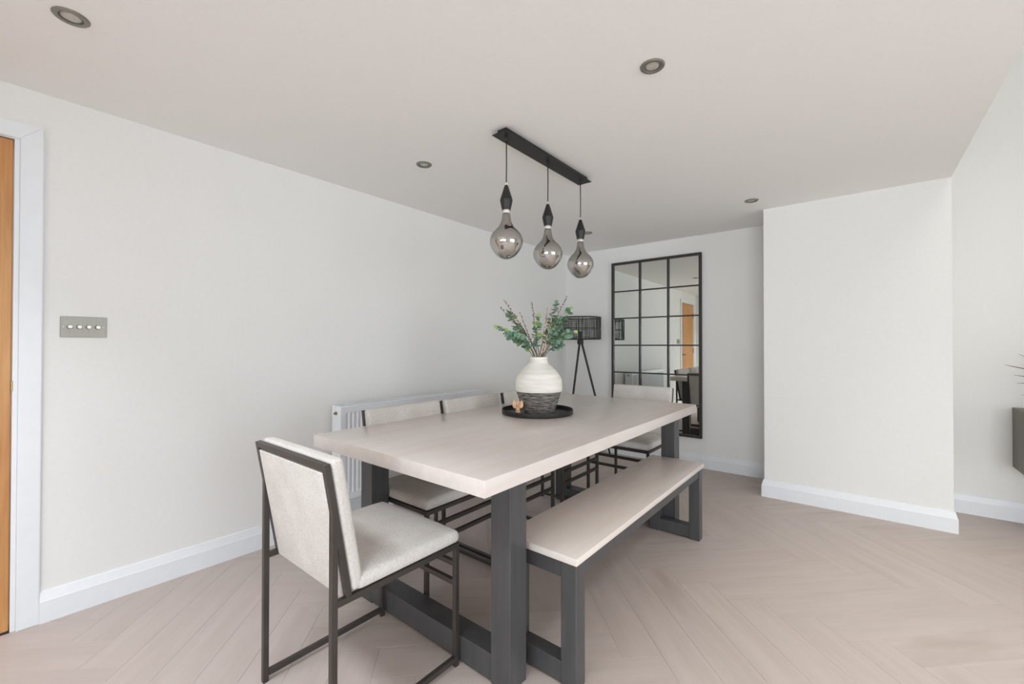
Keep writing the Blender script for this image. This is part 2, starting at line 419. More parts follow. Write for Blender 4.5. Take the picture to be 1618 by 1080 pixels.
# door in the left wall, its lining and architraves
tag(box('trim_1', -T, 0.001, 0.068, 0.0835, 0, 2.0, TRIM, bev=.001), kind='structure')
tag(box('trim_2', -T, 0.001, DO[0] + .0005, DO[0] + .02, 0, 2.0, TRIM, bev=.001), kind='structure')
tag(box('trim_3', -T, 0.001, DO[0] + .02, 0.068, 1.982, 2.0, TRIM, bev=.001), kind='structure')
def archi(name, y0, y1, z0, z1, mitre):
    b = bmesh.new()
    # flat moulded strip with slanted mitred ends
    if name == 'trim_5': pts = [(y0, z0), (y1, z0), (y1 + mitre, z1), (y0 - mitre, z1)]
    elif mitre > 0: pts = [(y0, z0), (y1, z0), (y1, z1 + (y1 - y0)), (y0, z1)]
    else: pts = [(y0, z0), (y1, z0), (y1, z1), (y0, z1 + (y1 - y0))]
    lo = [b.verts.new((0.0005, y, z)) for y, z in pts]; hi = [b.verts.new((0.016, y, z)) for y, z in pts]
    for i in range(4):
        j = (i + 1) % 4; b.faces.new((lo[i], lo[j], hi[j], hi[i]))
    b.faces.new(lo[::-1]); b.faces.new(hi)
    bmesh.ops.recalc_face_normals(b, faces=b.faces)
    bmesh.ops.bevel(b, geom=[e for e in b.edges if all(v.co.x > 0.01 for v in e.verts)], offset=0.003, segments=2, affect='EDGES')
    return tag(obj(name, b, TRIM), kind='structure')
archi('trim_4', 0.084, 0.148, 0, 1.985, 1)
archi('trim_6', DO[0] - .064, DO[0] + .0, 0, 1.985, -1)
archi('trim_5', DO[0] + .0, 0.084, 1.985, 2.049, 0.064)
door = tag(box('door_1', -0.040, -0.012, DO[0] + .024, 0.0655, 0.006, 1.979, OAKD), kind='structure')
dw = (0.0655 - (DO[0] + .024)) / 6
for i in range(6):
    y0 = DO[0] + .024 + dw * i
    box('board', -0.0125, -0.004, y0 + 0.0004, y0 + dw - 0.0004, 0.007, 1.978, OAKD, door, bev=0.0025)
for z in (0.22, 1.05, 1.76):
    box('hinge', -0.006, 0.004, DO[0] + .012, DO[0] + .03, z - .05, z + .05, STEEL, door, bev=.001)
box('strike_plate', -0.006, 0.0022, 0.0645, 0.0705, 0.965, 1.005, BRASS, door, bev=.0008)
hb = lathe_bm([(0.026, 0), (0.026, 0.006), (0.01, 0.008), (0.01, 0.045)], 20); hb.transform(Matrix.Rotation(math.pi / 2, 4, 'Y'))
ho = obj('handle', hb, STEEL, door, angle=.6); ho.location = (-0.004, -0.005, 0.98)
hl = obj('lever', tube_bm([(0.045, 0, 0), (0.05, -0.01, 0), (0.05, -0.12, 0)], 0.009), STEEL, ho, smooth=True)

# glazed openings behind and beside the camera
def glazing(name, axis, u0, u1, z0, z1, pos, n):
    root = tag(empty(name), kind='structure'); f = 0.05
    def bx(nm, a, b_, c, d, m, dep=0.03):
        if axis == 'y': return box(nm, a, b_, pos - dep, pos + dep, c, d, m, root, bev=.002 if m is TRIM else 0)
        return box(nm, pos - dep, pos + dep, a, b_, c, d, m, root, bev=.002 if m is TRIM else 0)
    bx('rail', u0, u1, z0, z0 + f, TRIM); bx('rail', u0, u1, z1 - f, z1, TRIM)
    wd = (u1 - u0) / n
    for i in range(n + 1):
        c = u0 + wd * i; a = max(u0, c - f / 2 - (0.02 if 0 < i < n else 0)); e = min(u1, c + f / 2 + (0.02 if 0 < i < n else 0))
        if i == 0: e = u0 + f
        if i == n: a = u1 - f
        bx('stile', a, e, z0 + f, z1 - f, TRIM)
    for i in range(n):
        bx('pane', u0 + wd * i + f * .9, u0 + wd * (i + 1) - f * .9, z0 + f, z1 - f, WGLASS, 0.004)
glazing('window_1', 'y', 3.352, 5.748, 0.022, 2.098, YK - .06, 3)
glazing('window_2', 'x', -0.598, 2.198, 0.022, 2.098, XR + .06, 3)
glazing('window_3', 'y', 0.952, 2.948, 0.022, 2.098, YK - .06, 3)
def rooflight(name, x0, x1, y0, y1, HH=HH):
    root = tag(empty(name), kind='structure')
    for a in ((x0, x1, y0, y0 + .05), (x0, x1, y1 - .05, y1), (x0, x0 + .05, y0 + .05, y1 - .05), (x1 - .05, x1, y0 + .05, y1 - .05)):
        box('frame', *a, HH + .05, HH + .12, TRIM, root)
    box('pane', x0 + .045, x1 - .045, y0 + .045, y1 - .045, HH + .08, HH + .086, WGLASS, root)
rooflight('window_4', 3.302, 4.498, -0.198, 2.098)
rooflight('window_5', 3.302, 4.498, 2.502, 3.498)
rooflight('added_window_6', 0.602, 2.398, -0.748, -0.102, H + .1)  # unseen rooflight added to let the overhead fill in
tag(box('ground', -4, 14, -9, 9, -0.30, -0.15, mat('grey_patio', (150, 148, 142), 0.9)), kind='structure')

# ---------------------------------------------------------------- dining table
tt = empty('dining_table', (1.2875, 1.955, 0), 0, 'large dining table with thick whitewashed oak top on charcoal legs', 'table')
TX0, TX1, TY0, TY1 = -0.5145, 0.5115, -1.041, 1.04
box('tabletop', TX0, TX1, TY0, TY1, 0.705, 0.758, TABLEM, tt, bev=0.003, seg=2)
for y0, y1 in ((1.093 - 1.955, 1.183 - 1.955), (2.716 - 1.955, 2.803 - 1.955)):
    for x0, x1 in ((0.862 - 1.2875, 0.949 - 1.2875), (1.663 - 1.2875, 1.748 - 1.2875)):
        box('leg', x0, x1, y0, y1, 0, 0.7045, BLACKW, tt, bev=0.002)
    box('foot_rail', 0.9492 - 1.2875, 1.6628 - 1.2875, y0 + .001, y1 - .001, 0.008, 0.096, BLACKW, tt, bev=0.002)
    box('top_rail', 0.9492 - 1.2875, 1.6628 - 1.2875, y0 + .001, y1 - .001, 0.645, 0.7045, BLACKW, tt, bev=0.002)

# ---------------------------------------------------------------- bench
bn = empty('bench', (1.7625, 1.9725, 0), 0, 'long whitewashed oak bench on charcoal sled legs beside the table', 'bench')
ox, oy = 1.7625, 1.9725
box('seat_board', 1.605 - ox, 1.922 - ox, 1.225 - oy, 2.7125 - oy, 0.424, 0.449, TABLEX, bn, bev=0.002, seg=2)
for y0, y1 in ((1.238, 1.298), (2.648, 2.708)):
    for x0, x1 in ((1.615, 1.675), (1.852, 1.912)):
        box('leg', x0 - ox, x1 - ox, y0 - oy, y1 - oy, 0, 0.4235, BLACKW, bn, bev=0.0015)
    box('foot_rail', 1.6752 - ox, 1.8518 - ox, y0 + .001 - oy, y1 - .001 - oy, 0.008, 0.078, BLACKW, bn, bev=0.0015)
    box('top_rail', 1.6752 - ox, 1.8518 - ox, y0 + .001 - oy, y1 - .001 - oy, 0.364, 0.4235, BLACKW, bn, bev=0.0015)
for x0, x1 in ((1.621, 1.645), (1.884, 1.908)):
    box('side_rail', x0 - ox, x1 - ox, 1.2985 - oy, 2.6475 - oy, 0.372, 0.4235, BLACKW, bn, bev=0.0015)

# ---------------------------------------------------------------- dining chairs
def make_chair(label):
    t = empty('dining_chair', (0, 0, 0), 0, label, 'chair')
    tb = 0.018; X = 0.235 - tb / 2; B = BRONZE
    for s in (-1, 1):
        rl = box('leg', s * X - tb / 2, s * X + tb / 2, -0.2405, -0.2225, 0.004, 0.694, B, t, bev=.0012)
        fl = box('leg', s * X - tb / 2, s * X + tb / 2, 0.2225, 0.2405, 0.004, 0.4215, B, t, bev=.0012)
        for q, yc in ((rl, -0.2315), (fl, 0.2315)):
            box('foot', s * X - tb / 2 + .001, s * X + tb / 2 - .001, yc - .008, yc + .008, 0, 0.004, BLACKM, q)
        box('side_rail', s * X - tb / 2, s * X + tb / 2, -0.2222, 0.2222, 0.4215, 0.4395, B, t, bev=.0012)
        box('floor_rail', s * X - tb / 2, s * X + tb / 2, -0.2222, 0.2222, 0.018, 0.036, B, t, bev=.0012)
        bar('back_post', (s * X, -0.188, 0.440), (s * X, -0.2552, 0.825), tb, 0.018, B, t, up=(0, 1, 0), bev=.0012)
    box('front_rail', -0.235, 0.235, 0.2225, 0.2405, 0.4215, 0.4395, B, t, bev=.0012)
    for z in (0.365, 0.297):
        box('stretcher', -X + tb / 2 + .0003, X - tb / 2 - .0003, 0.2228, 0.2402, z - .009, z + .009, B, t, bev=.0012)
    bar('top_bar', (-X + tb / 2 + .0003, -0.2540, 0.8165), (X - tb / 2 - .0003, -0.2540, 0.8165), 0.018, 0.018, B, t, up=(0, -0.17, 0.98), bev=.0012)
    # seat cushion with a soft crown
    hx, hy, hz = 0.2385, 0.205, 0.022
    def crown(q):
        u, v = q.x / hx, q.y / hy
        if q.z > 0: q.z += 0.012 * (1 - u * u * u * u) * (1 - v ** 6) * (q.z / hz)
        return q
    s_ = rbox_bm(hx, hy, hz, 0.0195, 10, crown); s_.transform(Matrix.Translation((0, 0.0395, 0.4402 + hz)))
    obj('seat', s_, FAB, t, smooth=True)
    # back cushion: full width in front of the posts, with a panel let in between the posts
    tilt = math.atan2(0.0672, 0.385)
    R = Matrix.Rotation(tilt, 4, 'X')
    hz2 = 0.196
    def belly(q):
        u, v = q.x / 0.2355, q.z / hz2
        if q.y > 0: q.y += 0.007 * (1 - u ** 4) * (1 - v ** 4)
        return q
    c = rbox_bm(0.2355, 0.020, hz2, 0.014, 10, belly)
    c.transform(R); c.transform(Matrix.Translation((0, -0.1925, 0.641)))
    back = obj('backrest', c, FAB, t, smooth=True)
    k = rbox_bm(0.2165, 0.010, 0.190, 0.004, 3); k.transform(R); k.transform(Matrix.Translation((0, -0.2165, 0.6135)))
    obj('back_panel', k, FAB, back, smooth=True)
    return t
chair = make_chair('oatmeal fabric dining chair at the near end of the table, back towards the viewer')
chair.location = (1.285, 0.8425, 0)
for (x, y, rz, lb) in (
        (0.969, 1.424, -90, 'side dining chair nearest the door, its back in front of the radiator\'s left half'),
        (0.984, 1.922, -90, 'side dining chair in the middle of the three along the radiator wall'),
        (0.990, 2.468, -90, 'side dining chair farthest along the radiator wall, mostly hidden behind the vase'),
        (1.312, 3.047, 180, 'dining chair at the far end of the table, in front of the black grid mirror')):
    c = copy_tree(chair); c.location = (x, y, 0); c.rotation_euler = (0, 0, math.radians(rz)); c['label'] = lb

# ---------------------------------------------------------------- wall mirror
mi = empty('wall_mirror', (1.040, YB, 0), 0, 'tall black-framed window-style grid mirror on the back wall', 'mirror')
mx0, mx1, mz0, mz1 = 0.582 - 1.040, 1.497 - 1.040, 0.276, 2.033
fw, fd = 0.024, 0.032
box('frame', mx0, mx0 + fw, -fd, -0.0005, mz0, mz1, MIRF, mi, bev=.002); box('frame', mx1 - fw, mx1, -fd, -0.0005, mz0, mz1, MIRF, mi, bev=.002)
box('frame', mx0 + fw, mx1 - fw, -fd, -0.0005, mz0, mz0 + fw, MIRF, mi, bev=.002); box('frame', mx0 + fw, mx1 - fw, -fd, -0.0005, mz1 - fw, mz1, MIRF, mi, bev=.002)
ix0, ix1, iz0, iz1 = mx0 + fw, mx1 - fw, mz0 + fw, mz1 - fw
cw, rh = (ix1 - ix0) / 3, (iz1 - iz0) / 6
for i in (1, 2): box('glazing_bar', ix0 + cw * i - .009, ix0 + cw * i + .009, -fd + .002, -.009, iz0, iz1, MIRF, mi, bev=.001)
for j in range(1, 6):
    for i in range(3):
        a = ix0 + cw * i + (.009 if i else 0); b_ = ix0 + cw * (i + 1) - (.009 if i < 2 else 0)
        box('glazing_bar', a, b_, -fd + .008, -.009, iz0 + rh * j - .0065, iz0 + rh * j + .0065, MIRF, mi, bev=.001)
for i in range(3):
    for j in range(6):
        box('mirror_pane', ix0 + cw * i, ix0 + cw * (i + 1), -.014, -.006, iz0 + rh * j, iz0 + rh * (j + 1), MIRG, mi)

# ---------------------------------------------------------------- radiator
ra = empty('radiator', (0.0, 2.05, 0), 0, 'long white double-panel radiator on the left wall behind the chairs', 'radiator')
ry0, ry1, rz0, rz1, rx0, rx1 = -0.650, 0.650, 0.165, 0.770, 0.030, 0.136
def rad_panel(name, xf, sgn, lo=rz0 + .012, hi=rz1 - .014):
    """pressed steel panel: vertical flutes with flat margins"""
    b = bmesh.new(); n = 42; pitch = (ry1 - ry0 - 0.05) / n
    ys = []
    for i in range(n):
        y = ry0 + .025 + pitch * i
        ys += [(y, 0), (y + pitch * .28, 0), (y + pitch * .42, -1), (y + pitch * .84, -1)]
    ys += [(ry1 - .025, 0)]
    ys = [(ry0, 0)] + ys + [(ry1, 0)]
    zs = [(lo, 0), (lo + .035, 0), (lo + .05, 1), (hi - .042, 1), (hi - .028, 0), (hi, 0)]
    G = [[b.verts.new((xf + sgn * (d * k * 0.009), y, z)) for z, k in zs] for y, d in ys]
    for i in range(len(G) - 1):
        for j in range(len(zs) - 1): b.faces.new((G[i][j], G[i + 1][j], G[i + 1][j + 1], G[i][j + 1]))
    r = bmesh.ops.extrude_face_region(b, geom=b.faces[:])
    for v in [g for g in r['geom'] if isinstance(g, bmesh.types.BMVert)]: v.co.x -= sgn * 0.004
    return obj(name, b, RADM, ra)
rad_panel('front_panel', rx1, 1); rad_panel('rear_panel', rx0, -1)
box('end_cover', rx0 + .001, rx1 - .002, ry0 - .003, ry0 - .0005, rz0 + .03, rz1 - .001, RADM, ra, bev=.0008)
box('end_cover', rx0 + .001, rx1 - .002, ry1 + .0005, ry1 + .003, rz0 + .03, rz1 - .001, RADM, ra, bev=.0008)
tg = empty('top_grille'); tg.parent = ra
box('edge_strip', rx1 - .016, rx1 + .001, ry0, ry1, rz1 - .014, rz1, RADM, tg, bev=.002); box('edge_strip', rx0 - .001, rx0 + .014, ry0, ry1, rz1 - .014, rz1, RADM, tg, bev=.002)
gb = bmesh.new()
ng = 64
for i in range(ng):
    y = ry0 + .008 + (ry1 - ry0 - .016) * i / (ng - 1); box_bm(rx0 + .014, rx1 - .016, y - .0035, y + .0035, rz1 - .010, rz1 - .004, 0, gb)
tag(obj('grille_slats', gb, RADM, tg), kind='stuff')
for s, y in ((-1, ry0), (1, ry1)):
    vb = lathe_bm([(0.011, 0), (0.011, 0.006), (0.007, 0.008), (0.007, 0.016)], 14); vb.transform(Matrix.Rotation(-s * math.pi / 2, 4, 'X'))
    pl = obj('bleed_plug', vb, BRASS, ra, angle=.6); pl.location = (0.083, y + s * .003, 0.722)
    vv = obj('valve', tube_bm([(0.083, y + s * .003, 0.20), (0.083, y + s * .04, 0.20), (0.083, y + s * .045, 0.19), (0.083, y + s * .045, -0.0)], 0.0085, 10), STEEL, ra, smooth=True)
for y in (-0.45, 0.45): box('bracket', 0.0005, rx0 - .005, y - .02, y + .02, 0.25, 0.70, RADM, ra)

# ---------------------------------------------------------------- dimmer switch plate
sw = empty('dimmer_switch', (0, 0.2715, 1.229), 0, 'brushed nickel plate with four dimmer knobs on the left wall', 'switch')
box('plate', 0.0003, 0.0045, -0.0725, 0.0725, -0.0445, 0.0445, STEEL, sw, bev=.0012)
for i in range(4):
    kb = lathe_bm([(0.0098, 0), (0.0098, 0.003), (0.0086, 0.004), (0.0084, 0.017), (0.0072, 0.0195), (0.003, 0.0195)], 20); kb.transform(Matrix.Rotation(math.pi / 2, 4, 'Y'))
    k = obj('knob', kb, KNOBM, sw, angle=.6); k.location = (0.0045, -0.0435 + 0.029 * i, 0)
for y in (-0.0625, 0.0625):
    kb = lathe_bm([(0.0028, 0), (0.0022, 0.0008)], 10); kb.transform(Matrix.Rotation(math.pi / 2, 4, 'Y'))
    k = obj('screw', kb, KNOBM, sw); k.location = (0.0045, y, 0)

# ---------------------------------------------------------------- recessed ceiling spots
def make_spot(label):
    t = empty('ceiling_spotlight', (0, 0, H), 0, label, 'ceiling light', 'recessed ceiling spotlights')
    b = lathe_bm([(0.029, 0.02), (0.029, -0.004), (0.032, -0.006), (0.041, -0.0055), (0.0448, -0.002), (0.045, -0.0003), (0.030, -0.0003)], 36, False, False)
    obj('bezel', b, STEEL, t, angle=.5)
    obj('lens', lathe_bm([(0.029, -0.001), (0.020, -0.0025), (0.008, -0.0032), (0.001, -0.0034)], 28), LENS, t, smooth=True)
    return t
sp0 = make_spot('round nickel ceiling spotlight in the top left corner of the view')
sp0.location = (0.690, 0.165, H)
for x, y, lb in ((0.690, 1.595, 'round nickel ceiling spotlight to the left of the pendant bar'),
                 (2.046, 1.570, 'nickel ceiling spotlight to the upper right of the pendant bar'),
                 (2.047, 3.480, 'nickel ceiling spotlight just in front of the recess beside the pier'),
                 (0.690, 3.520, 'nickel ceiling spotlight behind the lowest right pendant bulb')):
    c = copy_tree(sp0); c.location = (x, y, H); c['label'] = lb

# ---------------------------------------------------------------- pendant light
PXc, PYc = 1.305, 1.963
pe = empty('pendant_light', (PXc, PYc, H), 0, 'black bar pendant with three smoked pear-shaped bulbs over the table', 'pendant light')
box('ceiling_box', -0.028, 0.028, -0.395, 0.395, -0.024, -0.0003, BLACKM, pe, bev=.001)
box('canopy_plate', -0.0455, 0.0455, -0.416, 0.416, -0.0275, -0.024, BLACKM, pe, bev=.0005)
BULB = [(0.0175, 0), (0.0195, -0.008), (0.0215, -0.022), (0.0255, -0.042), (0.038, -0.066), (0.0605, -0.090), (0.0750, -0.112), (0.0805, -0.133),
        (0.0785, -0.156), (0.0690, -0.176), (0.0565, -0.195), (0.0420, -0.2095), (0.024, -0.220), (0.010, -0.2235), (0.002, -0.224)]
def smooth_prof(pr, k=3):
    out = []
    for i in range(len(pr) - 1):
        p0 = pr[max(i - 1, 0)]; p1 = pr[i]; p2 = pr[i + 1]; p3 = pr[min(i + 2, len(pr) - 1)]
        for s in range(k):
            t = s / k
            out.append(tuple(0.5 * ((2 * p1[c]) + (-p0[c] + p2[c]) * t + (2 * p0[c] - 5 * p1[c] + 4 * p2[c] - p3[c]) * t * t + (-p0[c] + 3 * p1[c] - 3 * p2[c] + p3[c]) * t ** 3) for c in range(2)))
    out.append(pr[-1]); return out
bulb_me = None
for i, (dy, ztop) in enumerate(((-0.360, 1.936), (0.0, 1.936), (0.358, 1.932))):
    z = ztop - H
    g = obj('cord_grip', lathe_bm([(0.0085, -0.0275), (0.0085, -0.036), (0.005, -0.042), (0.003, -0.044)], 14, True, True), BLACKM, pe, angle=.5); g.location = (0, dy, 0)
    obj('cord', tube_bm([(0, dy, -0.04), (0.001, dy, (z - .04) / 2), (0, dy, z + .01)], 0.0028, 8), BLACKM, pe, smooth=True)
    ho_ = obj('lamp_holder', lathe_bm([(0.0060, 0), (0.0095, -0.005), (0.0295, -0.068), (0.0310, -0.074), (0.0298, -0.083), (0.0215, -0.122), (0.0190, -0.122)], 32), BLACKM, pe, angle=.35)
    ho_.location = (0, dy, z)
    cg = obj('holder_ring', lathe_bm([(0.0042, 0.012), (0.0055, 0.010), (0.0055, 0.0), (0.004, -.001)], 14), mat('cream_ring', (214, 196, 170), .4), ho_, angle=.5)
    cp = obj('bulb_cap', lathe_bm([(0.0170, -0.122), (0.0172, -0.134), (0.0172, -0.139)], 24), CLEARW, ho_, smooth=True)
    if bulb_me is None:
        bo = obj('bulb', lathe_bm(smooth_prof(BULB), 48, False, True), SMOKE, pe, smooth=True); bulb_me = bo.data
    else:
        bo = link_mesh('bulb', bulb_me, None, pe)
    bo.location = (0, dy, z - 0.139)

# ---------------------------------------------------------------- tripod floor lamp
lx, ly = 0.357, 3.965
la = empty('floor_lamp', (lx, ly, 0), 0, 'black tripod floor lamp with woven rattan drum shade in the back left corner', 'lamp')
LR, LZ0, LZ1 = 0.212, 1.220, 1.445
sh = empty('lamp_shade'); sh.parent = la
def ring_bm(r, z, th, bm=None, n=40, jit=0.0):
    pts = [(r * math.cos(2 * math.pi * k / n), r * math.sin(2 * math.pi * k / n), z + random.uniform(-jit, jit)) for k in range(n + 1)]
    return tube_bm(pts, th, 6, bm)
for z, th in ((LZ1, .0065), ((LZ0 + LZ1) / 2, .0035), (LZ0, .0055)):
    obj('hoop', ring_bm(LR, z, th, None, 40, .001), BLACKM, sh, smooth=True)
wk = bmesh.new()
for k in range(150):
    a = 2 * math.pi * k / 150 + random.uniform(-.018, .018)
    a2 = a + random.uniform(-.035, .035)
    r1 = LR + random.uniform(-.003, .003)
    tube_bm([(r1 * math.cos(a), r1 * math.sin(a), LZ0 - random.uniform(0, .008)), (r1 * math.cos((a + a2) / 2), r1 * math.sin((a + a2) / 2), (LZ0 + LZ1) / 2), (r1 * math.cos(a2), r1 * math.sin(a2), LZ1)], random.uniform(.0012, .0026), 5, wk)
tag(obj('rattan_canes', wk, BLACKM, sh), kind='stuff')
wk2 = bmesh.new()
for z in (LZ1 - .012, LZ1 - .026, LZ1 - .045, LZ1 - .07): ring_bm(LR * .985, z, .0012, wk2, 30, .003)
tag(obj('woven_strands', wk2, BLACKM, sh), kind='stuff')
for a in range(3):
    t_ = a * 2 * math.pi / 3 + .4
    obj('spoke', tube_bm([(0, 0, LZ0 + .03), (LR * math.cos(t_), LR * math.sin(t_), LZ0 + .004)], .003, 6), BLACKM, sh)
obj('hub', lathe_bm([(0.030, 1.165), (0.033, 1.175), (0.033, 1.205), (0.02, 1.215), (0.018, 1.30)], 20), BLACKM, la, angle=.5)
lat = math.atan2(Rv.y, Rv.x)
for k, aa in enumerate([lat - math.radians(9) + q for q in (0, 2 * math.pi / 3, -2 * math.pi / 3)]):
    dx, dy = math.cos(aa), math.sin(aa)
    obj('leg', tube_bm([(dx * .012, dy * .012, 1.19), (dx * .31, dy * .31, 0.0)], [.0115, .0095], 12), BLACKM, la, angle=.6)
bl = lat - math.radians(9) + 2 * math.pi / 3
bx_, by_ = math.cos(bl), math.sin(bl)
cb_ = obj('cable', tube_bm([(bx_ * .02, by_ * .02 + .012, 1.16), (bx_ * .16, by_ * .16 + .014, .62), (bx_ * .30, by_ * .30 + .014, .06), (bx_ * .32 + .03, by_ * .32 - .03, .004),
                           (-.05, .15, .004), (.12, .235, .004), (.165, .262, .02), (.182, .268, .06), (.19, .273, .12), (.192, .281, .20), (.19, .294, .24)], .0025, 6), BLACKM, la, smooth=True)
box('plug', .170, .210, .280, .300, .235, .275, BLACKM, la, bev=.003)

# ---------------------------------------------------------------- tray, vase, angel
TZ = 0.758
tx, ty = 1.190, 2.024
tr = obj('tray', lathe_bm([(0.001, 0.0), (0.200, 0.0), (0.2045, 0.002), (0.206, 0.006), (0.206, 0.026), (0.2045, 0.0275), (0.203, 0.026), (0.203, 0.006), (0.200, 0.004), (0.001, 0.004)], 72, True, True), BLACKM, angle=.5)
tr.location = (tx, ty, TZ + .0002); tag(tr, 'round black metal tray with a shallow rim in the middle of the table', 'tray')
vx, vy = 1.196, 2.031
VZ = TZ + .0045
vase_w = mat('chalky_white_ceramic', (226, 222, 210), 0.85)
nz, rp, out, mp = noise_mix(vase_w, (224, 219, 209), (240, 238, 232), scale=(3, 3, 26), nscale=2.2, detail=6, bump=0.55, bdist=0.004)
vase_d = mat('weathered_grey_ceramic', (98, 92, 88), 0.9)
noise_mix(vase_d, (74, 68, 64), (158, 152, 145), scale=(9, 9, 60), nscale=2.6, detail=12, lo=.38, hi=.70, bump=0.9, bdist=0.006)
VP = [(0.084, 0.0), (0.089, 0.006), (0.098, 0.030), (0.110, 0.062), (0.1195, 0.090), (0.1275, 0.115), (0.1300, 0.1235), (0.1335, 0.126), (0.1360, 0.140), (0.1362, 0.160), (0.1340, 0.182), (0.127, 0.205),
      (0.114, 0.228), (0.096, 0.250), (0.078, 0.266), (0.062, 0.280), (0.0535, 0.290), (0.0505, 0.300), (0.0500, 0.308), (0.0520, 0.317), (0.0515, 0.321), (0.047, 0.322), (0.044, 0.315), (0.044, 0.295), (0.060, 0.268), (0.110, 0.215), (0.12, 0.16), (0.10, 0.06), (0.08, 0.012), (0.001, 0.010)]
vp2 = smooth_prof(VP, 3)
def wob(a, z): return 0.004 * math.sin(3 * a + 11 * z) + 0.0022 * math.sin(z * 420 + a) + 0.0016 * math.sin(z * 610 + 2 * a)
vb = lathe_bm(vp2, 64, True, True, mat_fn=lambda z, i: 1 if (z < 0.1245 and i < 40) else 0, wob=wob)
vs = obj('vase', vb, [vase_w, vase_d], smooth=True); vs.location = (vx, vy, VZ)
tag(vs, 'large round ceramic vase, chalky white above and rough dark grey below', 'vase')

an = empty('angel_figurine', (1.150, 1.893, VZ), lat, 'small carved wooden angel figurine on the tray in front of the vase', 'figurine')
ab = lathe_bm(smooth_prof([(0.014, 0), (0.0145, 0.003), (0.0125, 0.02), (0.010, 0.035), (0.0115, 0.045), (0.0105, 0.053), (0.005, 0.057), (0.0045, 0.059), (0.0085, 0.064), (0.0090, 0.070), (0.006, 0.076), (0.001, 0.078)], 2), 18)
obj('body', ab, ANGW, an, smooth=True)
for s in (-1, 1):
    pts = [(0.006, 0.040), (0.012, 0.034), (0.022, 0.034), (0.029, 0.042), (0.031, 0.054), (0.029, 0.068), (0.023, 0.077), (0.017, 0.078), (0.013, 0.070), (0.010, 0.060)]
    b = bmesh.new(); lo = [b.verts.new((s * x, -0.001, z)) for x, z in pts]; hi = [b.verts.new((s * x, 0.007 - 0.3 * abs(x - .018), z)) for x, z in pts]
    for i in range(len(pts)):
        j = (i + 1) % len(pts); b.faces.new((lo[i], lo[j], hi[j], hi[i]))
    b.faces.new(lo); b.faces.new(hi[::-1])
    bmesh.ops.recalc_face_normals(b, faces=b.faces)
    bmesh.ops.bevel(b, geom=b.edges[:], offset=0.0012, segments=1, affect='EDGES')
    wg = obj('wing', b, ANGW, an); wg.location = (0, 0.004, 0)
tube = tube_bm([(-.006, -.009, .050), (-.003, -.014, .046), (0, -.016, .047), (.003, -.014, .046), (.006, -.009, .050)], .003, 6)
obj('arms', tube, ANGW, an, smooth=True)

# ---------------------------------------------------------------- eucalyptus sprigs and willow twigs in the vase
def leafmat(name, a, b_):
    m = mat(name, a, 0.6, 0, 0.3); noise_mix(m, a, b_, nscale=45, detail=4, rnd=0.10); 
    P(m).inputs['Subsurface Weight'].default_value = 0.0
    return m
LGREEN = [leafmat('blue_green_leaf', (92, 130, 104), (128, 160, 134)), leafmat('grey_green_leaf', (112, 142, 122), (146, 170, 150)),
          leafmat('deep_green_leaf', (76, 112, 84), (108, 142, 110)), leafmat('lime_green_leaf', (142, 176, 100), (176, 202, 130))]
STEMM = mat('green_brown_stem', (112, 112, 78), 0.7); noise_mix(STEMM, (100, 96, 66), (124, 124, 88), nscale=30)
TWIGM = mat('red_brown_twig', (124, 92, 74), 0.7); noise_mix(TWIGM, (108, 78, 62), (142, 108, 88), nscale=40)
BUDM = mat('cream_catkin', (214, 198, 172), 0.85); noise_mix(BUDM, (198, 176, 148), (226, 214, 192), nscale=60)
BUDB = mat('brown_bud', (132, 92, 80), 0.8); noise_mix(BUDB, (116, 78, 66), (150, 108, 92), nscale=60)
def leaf_mesh(m, lx_=1.0, cup=0.18):
    b = bmesh.new(); n = 12
    c = b.verts.new((0.5, 0, -cup * .32)); ring = []
    for k in range(n):
        a = 2 * math.pi * k / n
        x = 0.5 - 0.5 * math.cos(a); y = 0.5 * lx_ * math.sin(a) * (1 - .08 * math.cos(a))
        ring.append(b.verts.new((x, y, cup * (abs(y) ** 1.5) - .04 * x)))
    inner = []
    for k in range(n): inner.append(b.verts.new((0.5 + (ring[k].co.x - .5) * .55, ring[k].co.y * .55, -cup * .2 + cup * .2 * abs(ring[k].co.y))))
    for k in range(n):
        j = (k + 1) % n
        b.faces.new((ring[k], ring[j], inner[j], inner[k])); b.faces.new((inner[k], inner[j], c))
    r = bmesh.ops.extrude_face_region(b, geom=b.faces[:])
    for v in [g for g in r['geom'] if isinstance(g, bmesh.types.BMVert)]: v.co.z -= 0.018
    bmesh.ops.recalc_face_normals(b, faces=b.faces)
    me = bpy.data.meshes.new('leaf'); b.to_mesh(me); b.free()
    for p in me.polygons: p.use_smooth = True
    me.materials.append(m); return me
LEAVES = [leaf_mesh(LGREEN[i], .95 if i != 2 else .8) for i in range(4)]
NECK = Vector((vx, vy, VZ + 0.318)); S = 271.0
Rh = Vector((Rv.x, Rv.y, 0)).normalized(); Dh = Vector((-Rh.y, Rh.x, 0))
def pt(px, py, dep=0.0):     # offset (right, up) measured in photo pixels about the vase mouth, turned into metres
    s = (1 + dep / 2.55)
    return NECK + Rh * ((px - 852) / S * s) + Vector((0, 0, (568 - py) / S * s)) + Dh * dep
def bez(p0, p1, p2, n):
    return [p0 * (1 - t) ** 2 + p1 * 2 * t * (1 - t) + p2 * t * t for t in [i / n for i in range(n + 1)]]
